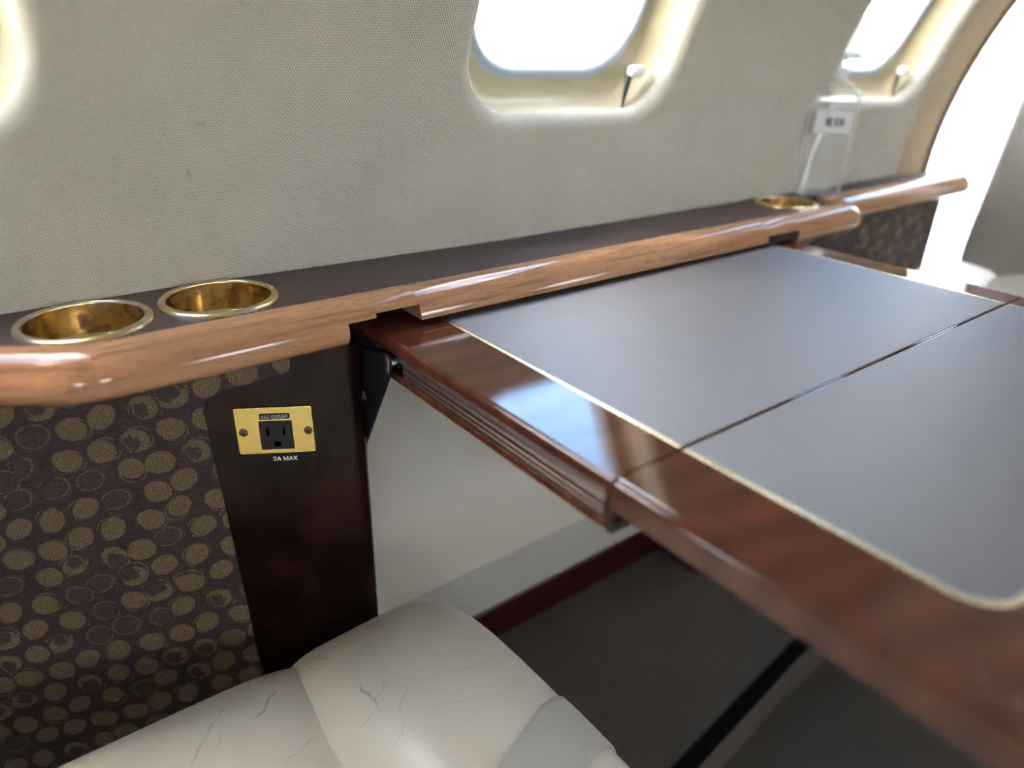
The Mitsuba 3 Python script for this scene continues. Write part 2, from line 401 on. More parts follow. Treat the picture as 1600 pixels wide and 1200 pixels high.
mat('m_carpet', twos({'type': 'bumpmap', 'scale': 0.0015, 'tex': mikit.proc(lambda p, n, uv: noise(p.x * 600, p.y * 600, p.z * 600), 4e-4),
                      'bsdf': {'type': 'principled', 'base_color': mikit.proc(carpet), 'roughness': 0.95, 'specular': 0.1}}))
mat('m_clear', {'type': 'blendbsdf', 'weight': 0.10, 'a': {'type': 'thindielectric', 'int_ior': 1.5},
                'b': twos({'type': 'roughplastic', 'diffuse_reflectance': rgb(0.80, 0.81, 0.80), 'alpha': 0.1})})


def apron(p, n, uv):
    jx, jy = dr.abs(p.x / 7.5 - dr.floor(p.x / 7.5) - 0.5), dr.abs(p.y / 7.5 - dr.floor(p.y / 7.5) - 0.5)
    j = smoothstep(0.488, 0.496, dr.maximum(jx, jy))
    return mix(mix((0.52, 0.51, 0.48), (0.62, 0.605, 0.57), fbm(p.x * 0.3, p.y * 0.3)), (0.3, 0.29, 0.27), j)


mat('m_apron', twos({'type': 'diffuse', 'reflectance': mikit.proc(apron)}))
mat('m_leaves', twos({'type': 'diffuse', 'reflectance': mikit.proc(lambda p, n, uv: mix((0.10, 0.135, 0.10), (0.16, 0.20, 0.14), noise(p.x, p.y, p.z)))}))
mat('m_bark', twos({'type': 'diffuse', 'reflectance': rgb(0.13, 0.10, 0.07)}))
mat('m_hangar', twos({'type': 'diffuse', 'reflectance': rgb(0.38, 0.43, 0.50)}))
mat('m_hangar_door', twos({'type': 'diffuse', 'reflectance': rgb(0.55, 0.58, 0.62)}))

# ------------------------------------------------------------------ cabin shell
AX = -0.22                                              # the cabin's centre line
Z0, Z1 = 0.598, 1.12
X0, X1 = -1.6, 2.9
DX0, DX1 = 1.31, 2.05                                   # doorway


def yb(x):
    t = np.clip((np.asarray(x, float) - 0.12) / 0.33, 0, 1)
    return 0.573 - 0.017 * t * t * (3 - 2 * t)


def ywall(x, z):
    return yb(x) - np.maximum(np.asarray(z) - 0.62, 0) ** 2


WX = [-1.197, -0.632, -0.067, 0.498, 1.063]
WZ0, WZ1 = 0.711, 1.07                                  # outer edge of the cloth flare
WHW = 0.150


def outline(xc, inset, r, n=10):
    z0, z1 = WZ0 + inset * 0.98 + max(inset - 0.026, 0) * 0.55, WZ1 - inset * 0.75
    P = rrect(WHW - inset, (z1 - z0) / 2, r, n, xc, (z0 + z1) / 2); out = []
    for k in range(len(P)):                                 # the straight sides follow the wall's curve
        m = 10 if (k + 1) % n == 0 else 1
        out += [P[k] + (P[(k + 1) % len(P)] - P[k]) * q / m for q in range(m)]
    return np.array(out)


def on_wall(P, depth, side):
    P = np.asarray(P); y = ywall(P[:, 0], P[:, 1]) + depth
    if side < 0: y = 2 * AX - y
    return np.column_stack([P[:, 0], y, P[:, 1]])


def fine_flat(poly, step):
    """An evenly triangulated flat region without cracks: boundary points plus a grid, Delaunay."""
    from scipy.spatial import Delaunay
    seg = shapely.segmentize(poly, step * 0.6)
    B = np.vstack([np.array(r.coords)[:-1] for r in [seg.exterior, *seg.interiors]])
    x0, y0, x1, y1 = poly.bounds
    g = np.stack(np.meshgrid(np.arange(x0, x1, step), np.arange(y0, y1, step)), -1).reshape(-1, 2) + step * 0.37
    inner = poly.buffer(-step * 0.35)
    g = g[shapely.contains_xy(inner, g[:, 0], g[:, 1])]
    P = np.vstack([B, g]); t = Delaunay(P).simplices
    c = P[t].mean(1)
    area = np.cross(P[t[:, 1]] - P[t[:, 0]], P[t[:, 2]] - P[t[:, 0]])
    t = t[shapely.contains_xy(poly, c[:, 0], c[:, 1]) & (np.abs(area) > 1e-12)]
    return trimesh.Trimesh(np.column_stack([P, np.zeros(len(P))]), t, process=False)


def build_wall(side, xs, panels):
    ms, uvs = [], []
    for x0, x1 in panels:
        poly = sbox(x0, Z0, x1, Z1)
        mine = [x for x in xs if x0 < x < x1]
        for x in mine: poly = poly.difference(Polygon(outline(x, 0.008, 0.069)))
        f = fine_flat(poly, 0.05)
        m = trimesh.Trimesh(on_wall(f.vertices[:, :2], 0, side), f.faces, process=False)
        flip = (m.face_normals[:, 1] < 0) != (side > 0)
        m.faces = np.where(flip[:, None], m.faces[:, ::-1], m.faces)
        ms.append(m); uvs.append(f.vertices[:, :2])
        for x in mine:
            loops, arc, last = [on_wall(outline(x, 0.005, 0.071), 0.0008, side)], 0.005, None
            uvs.append(outline(x, 0.005, 0.071))
            for a in np.linspace(0, math.pi / 2, 9):
                k, d = 0.008 + 0.018 * math.sin(a), 0.016 * (1 - math.cos(a))
                arc = 0.008 if last is None else arc + math.hypot(k - last[0], d - last[1]); last = (k, d)
                loops.append(on_wall(outline(x, k, 0.069 - 0.016 * math.sin(a)), d, side))
                uvs.append(outline(x, arc, 0.069 - 0.016 * math.sin(a)))
            ms.append(loft(loops, True, flip=side < 0))
    return cat_(*ms), np.vstack(uvs)


for nm, sd, xs, pan, lb in (('wall_left', 1, WX, [(X0, 1.245), (DX1, X1)], 'cream knitted-cloth cabin sidewall that curves inward round the windows'),
                            ('wall_right', -1, WX + [1.63], [(X0, X1)], 'cloth sidewall on the far side of the aisle, behind the camera')):
    m, uv = build_wall(sd, xs, pan)
    add(nm, m, 'm_knit', smooth=True, uv=uv, kind='structure', label=lb)

# lower left wall: the table pocket's back, a kick strip and a dark baseboard
FZ = 0.08
lo = loft([[(x, y, z) for x in (0.215, DX0)] for y, z in ((0.572, 0.208), (0.596, 0.40), (0.615, 0.606))], closed=False)
add('lower_panel', lo, 'm_lower', 'wall_left', smooth=True, label='smooth cream lower panel behind the folding table')
add('trim_1', bx(0.215, DX0, 0.5715, 0.60, 0.135, 0.2085), 'm_strip', kind='structure', label='pale grey kick strip above the dark baseboard')
add('baseboard_left', bx(0.215, DX0, 0.568, 0.60, FZ, 0.135, 0.002), 'm_baseboard', kind='structure', label='dark red mahogany baseboard above the carpet')
add('lower_panel', loft([[(x, 2 * AX - 0.575, z) for x in (X0, X1)] for z in (FZ - 0.2, 0.61)], closed=False), 'm_lower', 'wall_right')
add('lower_panel', loft([[(x, 0.575, z) for x in (DX1, X1)] for z in (FZ - 0.2, 0.61)], closed=False), 'm_lower', 'wall_left')

add('lower_panel', cat_(bx(X0, 0.215, 0.72, 0.74, FZ - 0.15, 0.61), bx(X0, 0.22, 0.5715, 0.74, 0.5985, 0.6035), bx(0.215, DX0, 0.5558, 0.64, 0.5985, 0.6035), bx(0.214, 0.219, 0.60, 0.74, FZ - 0.15, 0.60)), 'm_lower', 'wall_left')  # unseen closing strips, added to keep sky light from leaking in

# ceiling
u = np.linspace(-1, 1, 41)
cl = [[(x, AX + (yb(x) - 0.25 - AX) * q, Z1 + 0.26 * (1 - q * q)) for q in u] for x in np.linspace(X0, X1, 19)]
add('ceiling', loft(cl, closed=False), 'm_headliner', smooth=True, kind='structure', label='pale cabin headliner')


def bulkhead(x):
    zs = np.linspace(0.62, Z1, 12)
    P = [(0.60, -0.15), (0.60, 0.60)] + [(float(ywall(x, z)), z) for z in zs]
    P += [(AX + (float(yb(x)) - 0.25 - AX) * q, Z1 + 0.26 * (1 - q * q)) for q in np.linspace(1, 0, 12)[1:]]
    L = P + [(2 * AX - y, z) for y, z in P[::-1]]
    v, f = trimesh.creation.triangulate_polygon(Polygon(L).buffer(0), engine='earcut')
    return trimesh.Trimesh(np.column_stack([np.full(len(v), x), v]), f, process=False)


add('wall_back', bulkhead(X0), 'm_cream', kind='structure', label='bulkhead behind the camera')
add('wall_front', bulkhead(X1), 'm_cream', kind='structure', label='bulkhead beyond the doorway')

# floor: seating level and the sunken aisle
ST = [(X0, 0.20), (0.486, 0.297), (0.748, 0.324), (X1, 0.40)]
hi = Polygon([(X0, 0.74)] + ST + [(X1, 0.60), (0.22, 0.60), (0.22, 0.74)])
add('floor', bx(X0, X1, 2 * AX - 0.58, 0.75, -0.06, -0.03), 'm_carpet', kind='structure', label='dark grey-brown carpeted cabin floor')
add('carpet', extr_bev(hi, -0.03, FZ, 0.008), 'm_carpet', 'floor', smooth=40)
add('edge_strip', sweep2(ST, [(-0.004, FZ - 0.02), (-0.004, FZ + 0.002), (0.006, FZ + 0.001), (0.008, FZ - 0.02)]), 'm_black_matte', 'floor', label='black strip along the carpet edge')

# door opening: rounded tan jamb, brown band painted in for its shaded return edge
zs = np.concatenate([[-0.03, 0.3, 0.60], np.linspace(0.62, Z1, 16)])
rows = []
for x, d in ((1.20, 0.004), (1.215, -0.004), (1.27, -0.006), (1.295, -0.004), (1.307, 0.004), (1.311, 0.016), (1.311, 0.075)):
    rows.append([(x, float(ywall(1.2, z)) + d, z) for z in zs])
add('door_1', loft(rows, closed=False, flip=True), 'm_tan', smooth=50, kind='structure', label='warm tan curved surround of the open cabin doorway')
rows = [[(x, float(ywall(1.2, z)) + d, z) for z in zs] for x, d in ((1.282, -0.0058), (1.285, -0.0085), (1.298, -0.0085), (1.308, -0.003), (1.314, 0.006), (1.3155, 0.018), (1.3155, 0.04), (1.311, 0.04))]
add('seal', loft(rows, closed=False, flip=True), 'm_jamb_shade', 'door_1', smooth=50, label='dark brown band painted in as the shaded edge of the doorway')
rows = [[(x, 0.55 - max(z - 0.62, 0) ** 2 + d, z) for z in zs] for x, d in ((DX1 + 0.05, 0.0), (DX1, 0.0), (DX1, 0.1))]
add('jamb', loft(rows, closed=False), 'm_tan', 'door_1', smooth=50)

# windows: cream reveal, grey seal, pane, pull tab
WL = {-0.067: 'cabin window at the left edge, its cloth flare lit by the sun', 0.498: 'cabin window above the ledge between the cup holders and the bottle',
      1.063: 'cabin window behind the clear bottle, next to the doorway'}


def window(xc, side, detail):
    rev = []
    for k, (ins, dep, r) in enumerate(((0.026, 0.0155, 0.053), (0.027, 0.028, 0.053), (0.031, 0.042, 0.055), (0.037, 0.050, 0.056), (0.0446, 0.0535, 0.056))):
        rev.append(on_wall(outline(xc, ins, r), dep, side))
    w = add('window', loft(rev, True, flip=side < 0), 'm_reveal', smooth=50, kind='structure',
            label=WL.get(xc) if side > 0 else None) if False else None
    global NW
    NW += 1
    key = f'window_{NW}'
    scene[key] = mikit.ply(loft(rev, True, flip=side < 0), 'm_reveal', 50)
    tag(key, (WL.get(xc) if side > 0 else None) or 'rounded cabin window outside the picture', None, None, 'structure')
    se = [on_wall(outline(xc, i, 0.056), d, side) for i, d in ((0.0442, 0.0530), (0.0455, 0.0512), (0.0480, 0.0512), (0.0505, 0.054), (0.0535, 0.072))]
    add('seal', loft(se, True, flip=side < 0), 'm_seal', key, smooth=50, label='blue-grey rubber seal round the pane' if detail else None)
    m = fine_flat(Polygon(outline(xc, 0.047, 0.056)), 0.04)
    m = trimesh.Trimesh(on_wall(m.vertices[:, :2], 0.070, side), m.faces, process=False)
    add('pane', m, 'm_pane', key, smooth=True)
    if detail:
        kx, kz = xc + 0.100, 0.772
        y = float(ywall(kx, kz)) + 0.026
        kn = superell(0.011, 0.006, 0.006, 0.6, 0.8, 24, 12); kn.apply_translation((kx - 0.004, y, kz))
        add('pull_knob', kn, 'm_white', key, smooth=True, label='white shade-pull knob in the corner of the reveal')
        a, b = np.array([kx - 0.010, y + 0.004, kz - 0.002]), np.array([kx - 0.020, y + 0.001, kz - 0.034])
        hull = m3.Manifold.batch_hull([m3.Manifold.sphere(0.0042, 12).translate(a.tolist()), m3.Manifold.sphere(0.0012, 12).translate(b.tolist())])
        add('pull_lever', to_tm(hull), 'm_black', key, smooth=True, label='dark tapered pull lever')


NW = 0
for xc in (-0.067, 0.498, 1.063): window(xc, 1, xc > 0)
for xc in (-1.197, -0.632): window(xc, 1, False)
for xc in WX + [1.63]: window(xc, -1, False)

# ------------------------------------------------------------------ side ledge
LZ = 0.62
INNER = fillet([(-0.088, 0.5645), (0.042, 0.479), (0.885, 0.474), (0.885, 0.512), (1.295, 0.512)], [0, 0.045, 0.006, 0, 0], 9)
CUPS = [(0.0535, 0.5265), (0.1415, 0.5270), (0.843, 0.5150)]
CR = 0.0445
tp = np.vstack([INNER, [(1.295, 0.566), (0.9, 0.558), (0.45, 0.558), (0.28, 0.563), (0.12, 0.573), (-0.088, 0.575)]])
top = Polygon(tp)
for c in CUPS: top = top.difference(Point(c).buffer(0.0372 if c[0] < 0.5 else 0.0346, 24))
top = max(getattr(top, 'geoms', [top]), key=lambda g: g.area)
SL = add('side_ledge', extr(top, 0.606, LZ), 'm_ledge_leather', label='long side ledge under the windows, brown leather top and walnut edge rail', cat='ledge')
labels[SL]['label'] = 'long side ledge under the windows with brown leather top and walnut edge rail'

PROF = np.array([(-0.003, 0.612), (0.0, 0.6205), (0.004, 0.6238), (0.011, 0.6262), (0.019, 0.6258), (0.026, 0.6228), (0.0315, 0.6178), (0.0350, 0.6115),
                 (0.0360, 0.6060), (0.0345, 0.6003), (0.0300, 0.5962), (0.0240, 0.5948), (0.010, 0.5945), (-0.003, 0.5945)])


def cut_prof(z):
    """The rail's profile with its underside routed up to height z."""
    g = Polygon(PROF).intersection(sbox(-1, z, 1, 1))
    P = np.array(g.exterior.coords)[:-1]
    return P if g.exterior.is_ccw else P[::-1]


def along(x0, x1):
    P = [p for p in INNER if x0 < p[0] < x1]
    f = lambda x: (x, float(np.interp(x, [0.06, 0.885], [0.4789, 0.474])))
    return np.array(([] if x0 < 0 else [f(x0)]) + P + ([] if x1 > 1.2 else [f(x1)]))


prof = PROF[::-1]
full_ccw = Polygon(PROF).exterior.is_ccw
pf = PROF if full_ccw else PROF[::-1]
segs = [(along(-1, 0.2035), pf), (along(0.2035, 0.226), cut_prof(0.6135)), (along(0.226, 0.262), cut_prof(0.6165)), (along(0.262, 0.700), cut_prof(0.6050)), (along(0.700, 0.758), cut_prof(0.6125))]
c1 = [p for p in INNER if p[0] > 0.758]
segs.append((np.array([along(0.758, 0.8)[0]] + c1), pf))
rail = cat_(*[sweep2(p, q) for p, q in segs])
rail.fix_normals()
add('rail', rail, 'm_walnut', SL, smooth=40, label='glossy rounded walnut edge rail')
add('slot_shade', extr(Polygon([(0.2, 0.470), (0.752, 0.470), (0.752, 0.55), (0.2, 0.55)]), 0.6035, 0.6058), 'm_black_matte', SL, label='black sheet added as the shade inside the table slot')  # black sheet stands for the shadow under the ledge


add('notch_block', bx(0.7005, 0.7575, 0.4410, 0.4700, 0.6016, 0.6122, 0.0008), 'm_black', SL, smooth=40, label='black block filling the notch at the far end of the table slot')  # black block added to fill the cut in the rail


def panel_pt(s, d, z):
    return PP + s * PD + d * PN + np.array([0, 0, z])


# the dark veneer face, its right edge rounded, and the patterned cloth over its left part
S1 = 0.0785
plan = [(-0.10, 0.0)] + [(S1 - 0.012 + 0.012 * math.sin(a), 0.012 - 0.012 * math.cos(a)) for a in np.linspace(0, math.pi * 0.62, 10)] + [(S1 - 0.022, 0.05), (-0.10, 0.05)]
vz = [FZ, 0.588]
ve = trimesh.creation.extrude_polygon(Polygon(plan), vz[1] - vz[0], engine='earcut')
M = np.eye(4); M[:3, 0], M[:3, 1], M[:3, 2], M[:3, 3] = PD, PN, (0, 0, 1), PP + np.array([0, 0, vz[0]])
ve.apply_transform(M)
VP = add('veneer_panel', ve, 'm_burl', SL, smooth=40, label='dark glossy burl veneer end panel with the outlet')
cloth = Polygon([(-0.40, FZ + 0.02), (-0.0155, FZ + 0.02), (-0.030, 0.302), (-0.0395, 0.538), (-0.036, 0.5475), (-0.022, 0.5545), (0.022, 0.5665), (0.0262, 0.5695), (0.0278, 0.575), (0.0280, 0.592), (-0.40, 0.592)])


def slab_on(poly, d0, d1, P0, D, N, b=0.001):
    """A thin slab on a vertical face: polygon in (s, z), from depth d0 back to d1 in front; uv = (s, z)."""
    m = extr_bev(poly, 0, d0 - d1, b)
    uv = m.vertices[:, :2].copy()
    M = np.eye(4); M[:3, 0], M[:3, 1], M[:3, 2], M[:3, 3] = D, (0, 0, 1), -N, P0 + N * d0
    m.apply_transform(M)
    if np.linalg.det(M[:3, :3]) < 0: m.invert()
    return m, uv


m, uv = slab_on(cloth.buffer(-0.002).buffer(0.002), 0.0005, -0.0022, PP, PD, PN, 0.0012)
add('cloth_panel', m, 'm_ovals', SL, smooth=False, uv=uv, label='aubergine woven cloth panel with rows of golden ovals')
cl2 = sbox(0.756, FZ, 1.245, 0.592)
Q2 = np.array([0, 0.4925, 0.0])
m, uv = slab_on(cl2, 0.05, 0, Q2, np.array([1.0, 0, 0]), np.array([0, 1.0, 0]), 0.002)
add('cloth_panel', m, 'm_ovals', SL, uv=uv, label='golden-oval cloth panel at the far end beyond the table')


def on_panel(m, s, z, d, t=0.0):
    """Puts a mesh modelled in (right, up, out of the panel) on the veneer face."""
    M = np.eye(4); M[:3, 0], M[:3, 1], M[:3, 2] = PD, (0, 0, 1), -PN
    M[:3, 3] = panel_pt(s, -d, z)
    m = to_tm(m).copy(); m.apply_transform(M); return m


tx = meshkit.text_mesh('2A MAX', 0.0036, 0.0002, True)
tx.apply_translation((-tx.bounds[:, 0].mean(), 0, 0))
add('lettering', on_panel(tx, 0.0155, 0.4915, 0.0002), 'm_ink', VP, label='white lettering 2A MAX below the outlet')

# ------------------------------------------------------------------ power outlet
OS, OZ = 0.0107, 0.5192
pl = Polygon(rrect(0.0293, 0.0205, 0.0022, 6)).difference(sbox(-0.0118, -0.0165, 0.0132, 0.0088))
po = add('power_outlet', on_panel(extr_bev(pl, 0, 0.0017, 0.0007), OS, OZ, 0.0), 'm_plate', smooth=35,
         label='brass power outlet plate with black socket on the dark veneer panel', cat='power outlet')
rec = m3.Manifold(m3.Mesh(np.array(bx(-0.0117, 0.0131, -0.0164, 0.0087, 0, 0.0022, 0.0006).vertices, np.float32), np.array(bx(-0.0117, 0.0131, -0.0164, 0.0087, 0, 0.0022, 0.0006).faces, np.uint32)))
holes = [m3.Manifold.cube((0.0022, 0.0072, 0.01), True).translate((-0.0056, -0.0005, 0.001)), m3.Manifold.cube((0.0018, 0.0062, 0.01), True).translate((0.0066, -0.0003, 0.001)),
         m3.Manifold.cylinder(0.01, 0.0026, 0.0026, 24, True).translate((0.0006, -0.0112, 0.001)), m3.Manifold.cube((0.0052, 0.0026, 0.01), True).translate((0.0006, -0.0125, 0.001))]
for h in holes: rec = rec - h
add('socket', on_panel(rec, OS, OZ, 0.0001), 'm_black', po, smooth=30, label='black three-hole socket')
add('socket_back', on_panel(bx(-0.0115, 0.013, -0.016, 0.0085, 0.00005, 0.00015), OS, OZ, 0.0), 'm_hole', po, label='dark contact slots')
for sx in (-0.0237, 0.0249):
    sc = cat_(lathe([(0.0001, 0.0006), (0.0022, 0.0007), (0.0030, 0.0002)], 28))
    slot = []
    sr = lathe([(0.0046, 0.0), (0.0040, 0.0011), (0.0032, 0.0006), (0.0028, 0.0004)], 32)
    s = add('screw', on_panel(cat_(lathe([(0.0034, 0.0), (0.0032, 0.0006), (0.0026, 0.0010), (0.0012, 0.0011), (0.0001, 0.0011)], 28)), OS + sx, OZ - 0.0007, 0.0016), 'm_bronze', po, smooth=40, label='small screw')
    cr = cat_(bx(-0.0016, 0.0016, -0.0003, 0.0003, 0, 0.0002), bx(-0.0003, 0.0003, -0.0016, 0.0016, 0, 0.0002))
    cr.apply_transform(trimesh.transformations.rotation_matrix(0.6, (0, 0, 1)))
    add('cross_slot', on_panel(cr, OS + sx, OZ - 0.0007, 0.00262), 'm_hole', s)
add('name_strip', on_panel(extr_bev(Polygon(rrect(0.0113, 0.0024, 0.0011, 5)), 0, 0.0007, 0.0003), OS + 0.0008, OZ + 0.0127, 0.0017), 'm_black', po, smooth=35, label='black strip reading 110 OUTLET')
tx = meshkit.text_mesh('110  OUTLET', 0.0026, 0.0001)
tx.apply_scale((0.86, 1, 1)); tx.apply_translation((-tx.bounds[:, 0].mean(), -0.0013, 0))
add('lettering', on_panel(tx, OS + 0.0008, OZ + 0.0127, 0.00245), 'm_white', 'power_outlet__name_strip', label='white lettering 110 OUTLET')

# ------------------------------------------------------------------ cup holders
CL = ['round brass cup holder at the left end of the ledge, debris inside', 'round brass cup holder second from the left in the ledge', 'round brass cup holder in front of the clear bottle']
for i, (cx, cy) in enumerate(CUPS):
    cs = (1, 1, 0.93)[i]
    rim = lathe([(0.0360, 0.0005), (0.0360, 0.0016), (0.0366, 0.0026), (0.0376, 0.0030), (0.0400, 0.0026), (0.0414, 0.0015), (0.0418, 0.0002)], 96)
    rim.invert(); rim.apply_scale((cs, cs, 1)); rim.apply_translation((cx, cy, LZ))
    k = add('cup_holder', rim, 'm_rim', smooth=60, label=CL[i], cat='cup holder', group='brass cup holders in the ledge')
    bowl = lathe([(0.0360, 0.0012), (0.0357, -0.004), (0.0351, -0.019), (0.0335, -0.0215), (0.028, -0.0225), (0.0001, -0.0228)], 96)
    bowl.invert(); bowl.apply_scale((cs, cs, 1)); bowl.apply_translation((cx, cy, LZ))
    add('bowl', bowl, 'm_cup', k, smooth=60, label='stained brass bowl')
    if i < 2:
        ms = []
        r = random.Random(31 + i)
        for q in range((150, 45)[i]):
            a = r.uniform(0, 6.28); rr = 0.012 * math.sqrt(r.random()); s = r.uniform(0.0004, 0.0012)
            b = trimesh.creation.icosphere(0, s); b.apply_scale((1, r.uniform(0.5, 1), 0.6))
            b.apply_translation((cx + 0.018 + rr * math.cos(a) * 1.3, cy + 0.006 + rr * math.sin(a), LZ - 0.0222 + s * 0.4)); ms.append(b)
        add('crumbs', cat_(*ms), 'm_cup', k, kind='stuff', label='golden crumbs and flakes in the bowl')

# ------------------------------------------------------------------ folding table
TZ = 0.600
tt = 'folding_table'
XL, XR, YS, YB, YF = 0.2294, 0.7543, 0.2068, 0.5400, -0.0036
LX0, LX1, LYB, LYF = 0.2849, 0.7144, 0.4614, 0.0497


def leaf_body(y0, y1, h, rb):
    """Wooden leaf: its long free edges at XL and XR rounded, square at the seam."""
    a = np.linspace(0, math.pi / 2, 7)
    P = [(XL + 0.002, TZ - h), (XL, TZ - h + 0.003)] + [(XL + rb * (1 - math.cos(t)), TZ - rb + rb * math.sin(t)) for t in a]
    P += [(XR - rb * (1 - math.sin(t)), TZ - rb + rb * math.cos(t)) for t in a] + [(XR, TZ - h + 0.003), (XR - 0.002, TZ - h)]
    m = trimesh.creation.extrude_polygon(Polygon(P), y1 - y0, engine='earcut')
    M = np.array([[1, 0, 0, 0], [0, 0, -1, y1], [0, 1, 0, 0], [0, 0, 0, 1.0]])
    m.apply_transform(M); return m


def inlay_poly(y0, y1, grow, r, back):
    """Leather field: rounded corners on the far end only (back True: +Y corners, False: -Y corners)."""
    P = rrect((LX1 - LX0) / 2 + grow, (y1 - y0) / 2 + grow, r, 10, (LX0 + LX1) / 2, (y0 + y1) / 2)
    ext = sbox(LX0 - grow, y0 - grow, LX1 + grow, (y0 + y1) / 2) if back else sbox(LX0 - grow, (y0 + y1) / 2, LX1 + grow, y1 + grow)
    return Polygon(P).union(ext)


add(tt + '__leaf', leaf_body(YS + 0.0007, YB, 0.0105, 0.0032), 'm_mahogany', smooth=40, label='near-wall mahogany leaf sliding under the rail')
add(tt + '__leaf', leaf_body(YF, YS - 0.0007, 0.0190, 0.0054), 'm_mahogany', smooth=40, label='outer mahogany leaf nearer the aisle')
tag(tt, 'folding mahogany cabin table with two brown leather-topped leaves, pulled out of the ledge', 'table')
for k, (y0, y1, back) in enumerate(((YS + 0.0014, LYB, True), (LYF, YS - 0.0014, False))):
    lf = tt + '__leaf' + ('' if k == 0 else '_001')
    clip = sbox(0, YS + 0.0014, 2, 2) if back else sbox(0, -1, 2, YS - 0.0014)
    gp = inlay_poly(y0, y1, 0.0028, 0.023, back).intersection(clip)
    ins = inlay_poly(y0, y1, 0, 0.0206, back).intersection(clip)
    add('gold_band', extr_bev(gp, TZ - 0.002, TZ + 0.0004, 0.0003), 'm_gold', lf, smooth=30, label='thin gold inlay band round the leather')
    add('leather_inlay', extr_bev(ins, TZ - 0.001, TZ + 0.0007, 0.0004), 'm_table_leather', lf, smooth=30, label='dark brown leather writing surface')

# edge mouldings and slide under the near-wall leaf
y0, y1 = YS + 0.0035, YB
add('edge_rail', cat_(bx(XL + 0.0004, XL + 0.018, 0.424, YB, 0.5797, 0.5893), bx(XL + 0.0004, XL + 0.018, y0, 0.424, 0.5858, 0.5893)), 'm_alu', tt, label='bare aluminium slide rail at the wall end')
for z0, z1, dx in ((0.5818, 0.5856, 0.0004), (0.5777, 0.5815, 0.0000), (0.5736, 0.5774, 0.0006)):
    add('edge_moulding', bx(XL + dx, XL + 0.018, y0, 0.417, z0, z1, 0.0011), 'm_bronze', tt, smooth=40, label='grooved bronze edge moulding')
add('under_board', bx(XL + 0.0008, XR - 0.002, y0, YB, 0.5676, 0.5733, 0.001), 'm_mahogany', tt, label='thin wooden board under the slide')
add('edge_rail', bx(XR - 0.018, XR - 0.001, y0, YB, 0.5738, 0.5893), 'm_bronze', tt)
add('slide_core', bx(XL + 0.018, XR - 0.018, y0 + 0.002, YB, 0.5738, 0.5892), 'm_black_matte', tt)
hg = trimesh.creation.cylinder(0.0043, 0.023, sections=24); hg.apply_transform(trimesh.transformations.rotation_matrix(math.pi / 2, (0, 1, 0)))
hg.apply_translation((XL + 0.0130, YS, 0.5712))
hg = cat_(hg, bx(XL + 0.002, XL + 0.027, YS - 0.001, YS + 0.003, 0.570, 0.592), bx(XL + 0.001, XL + 0.0036, YS - 0.002, YS + 0.0031, 0.5735, 0.5985))
add('hinge', hg, 'm_hinge', tt, smooth=40, label='bronze hinge at the seam between the leaves')
hg2 = hg.copy(); hg2.apply_translation((XR - XL - 0.028, 0, 0)); add('hinge', hg2, 'm_hinge', tt, smooth=40)


def arm():
    """Black supporting arm: a plate with a slot, from behind the veneer panel up to the slide rail."""
    P = Polygon([(0.486, 0.578), (0.432, 0.5900), (0.426, 0.5875), (0.4246, 0.5813), (0.428, 0.5735), (0.4836, 0.480), (0.510, 0.445), (0.510, 0.551)]).buffer(-0.003).buffer(0.003)
    sl = shapely.affinity.rotate(Polygon(rrect(0.0040, 0.0085, 0.0039, 8, 0.4735, 0.5420)), -35)
    m = extr_bev(P.difference(sl), 0, 0.0027, 0.0005)
    M = np.array([[0, 0, -1, 0.2266], [1, 0, 0, 0], [0, 1, 0, 0], [0, 0, 0, 1.0]])
    m.apply_transform(M); return m


ARM = add('support_arm', arm(), 'm_black', tt, smooth=30, label='black slotted supporting arm under the near-wall leaf')
add('worn_tip', bx(0.2231, 0.2240, 0.4256, 0.4292, 0.577, 0.588, 0.0003), 'm_alu', ARM, label='worn bare-metal tip')
pv = trimesh.creation.cylinder(0.0027, 0.007, sections=20); pv.apply_transform(trimesh.transformations.rotation_matrix(math.pi / 2, (0, 1, 0))); pv.apply_translation((0.2275, 0.432, 0.5813))
add('pivot_pin', pv, 'm_alu', ARM, smooth=40)

# ------------------------------------------------------------------ clear bottle on the ledge
bt = 'pump_bottle'
BO = np.array([0.938, 0.536, LZ]); BA = math.radians(-38)
BM = np.eye(4); BM[:2, :2] = [[math.cos(BA), -math.sin(BA)], [math.sin(BA), math.cos(BA)]]; BM[:3, 3] = BO


def put_b(m):
    m = to_tm(m).copy(); m.apply_transform(BM); return m


loops = []
for hw, hd, r, z in ((0.028, 0.014, 0.012, 0.0005), (0.033, 0.018, 0.012, 0.004), (0.034, 0.019, 0.012, 0.05), (0.034, 0.019, 0.012, 0.118), (0.032, 0.0175, 0.012, 0.130), (0.022, 0.014, 0.012, 0.138), (0.0125, 0.0122, 0.0120, 0.143), (0.0118, 0.0118, 0.0117, 0.148)):
    loops.append(np.column_stack([rrect(hw, hd, r, 8), np.full(32, z)]))
body = loft(loops, True)
base = poly_at(Polygon(loops[0][:, :2]), loops[0][0, 2], True)
add(bt + '__body', put_b(cat_(body, base)), 'm_clear', smooth=50, label='clear plastic body')
tag(bt, 'clear plastic pump bottle with white label standing on the ledge before the doorway', 'bottle')
add('cap', put_b(lathe([(0.0126, 0.144), (0.0130, 0.145), (0.0130, 0.156), (0.0115, 0.158), (0.0001, 0.158)], 32)), 'm_white', bt, smooth=40, label='white screw collar')
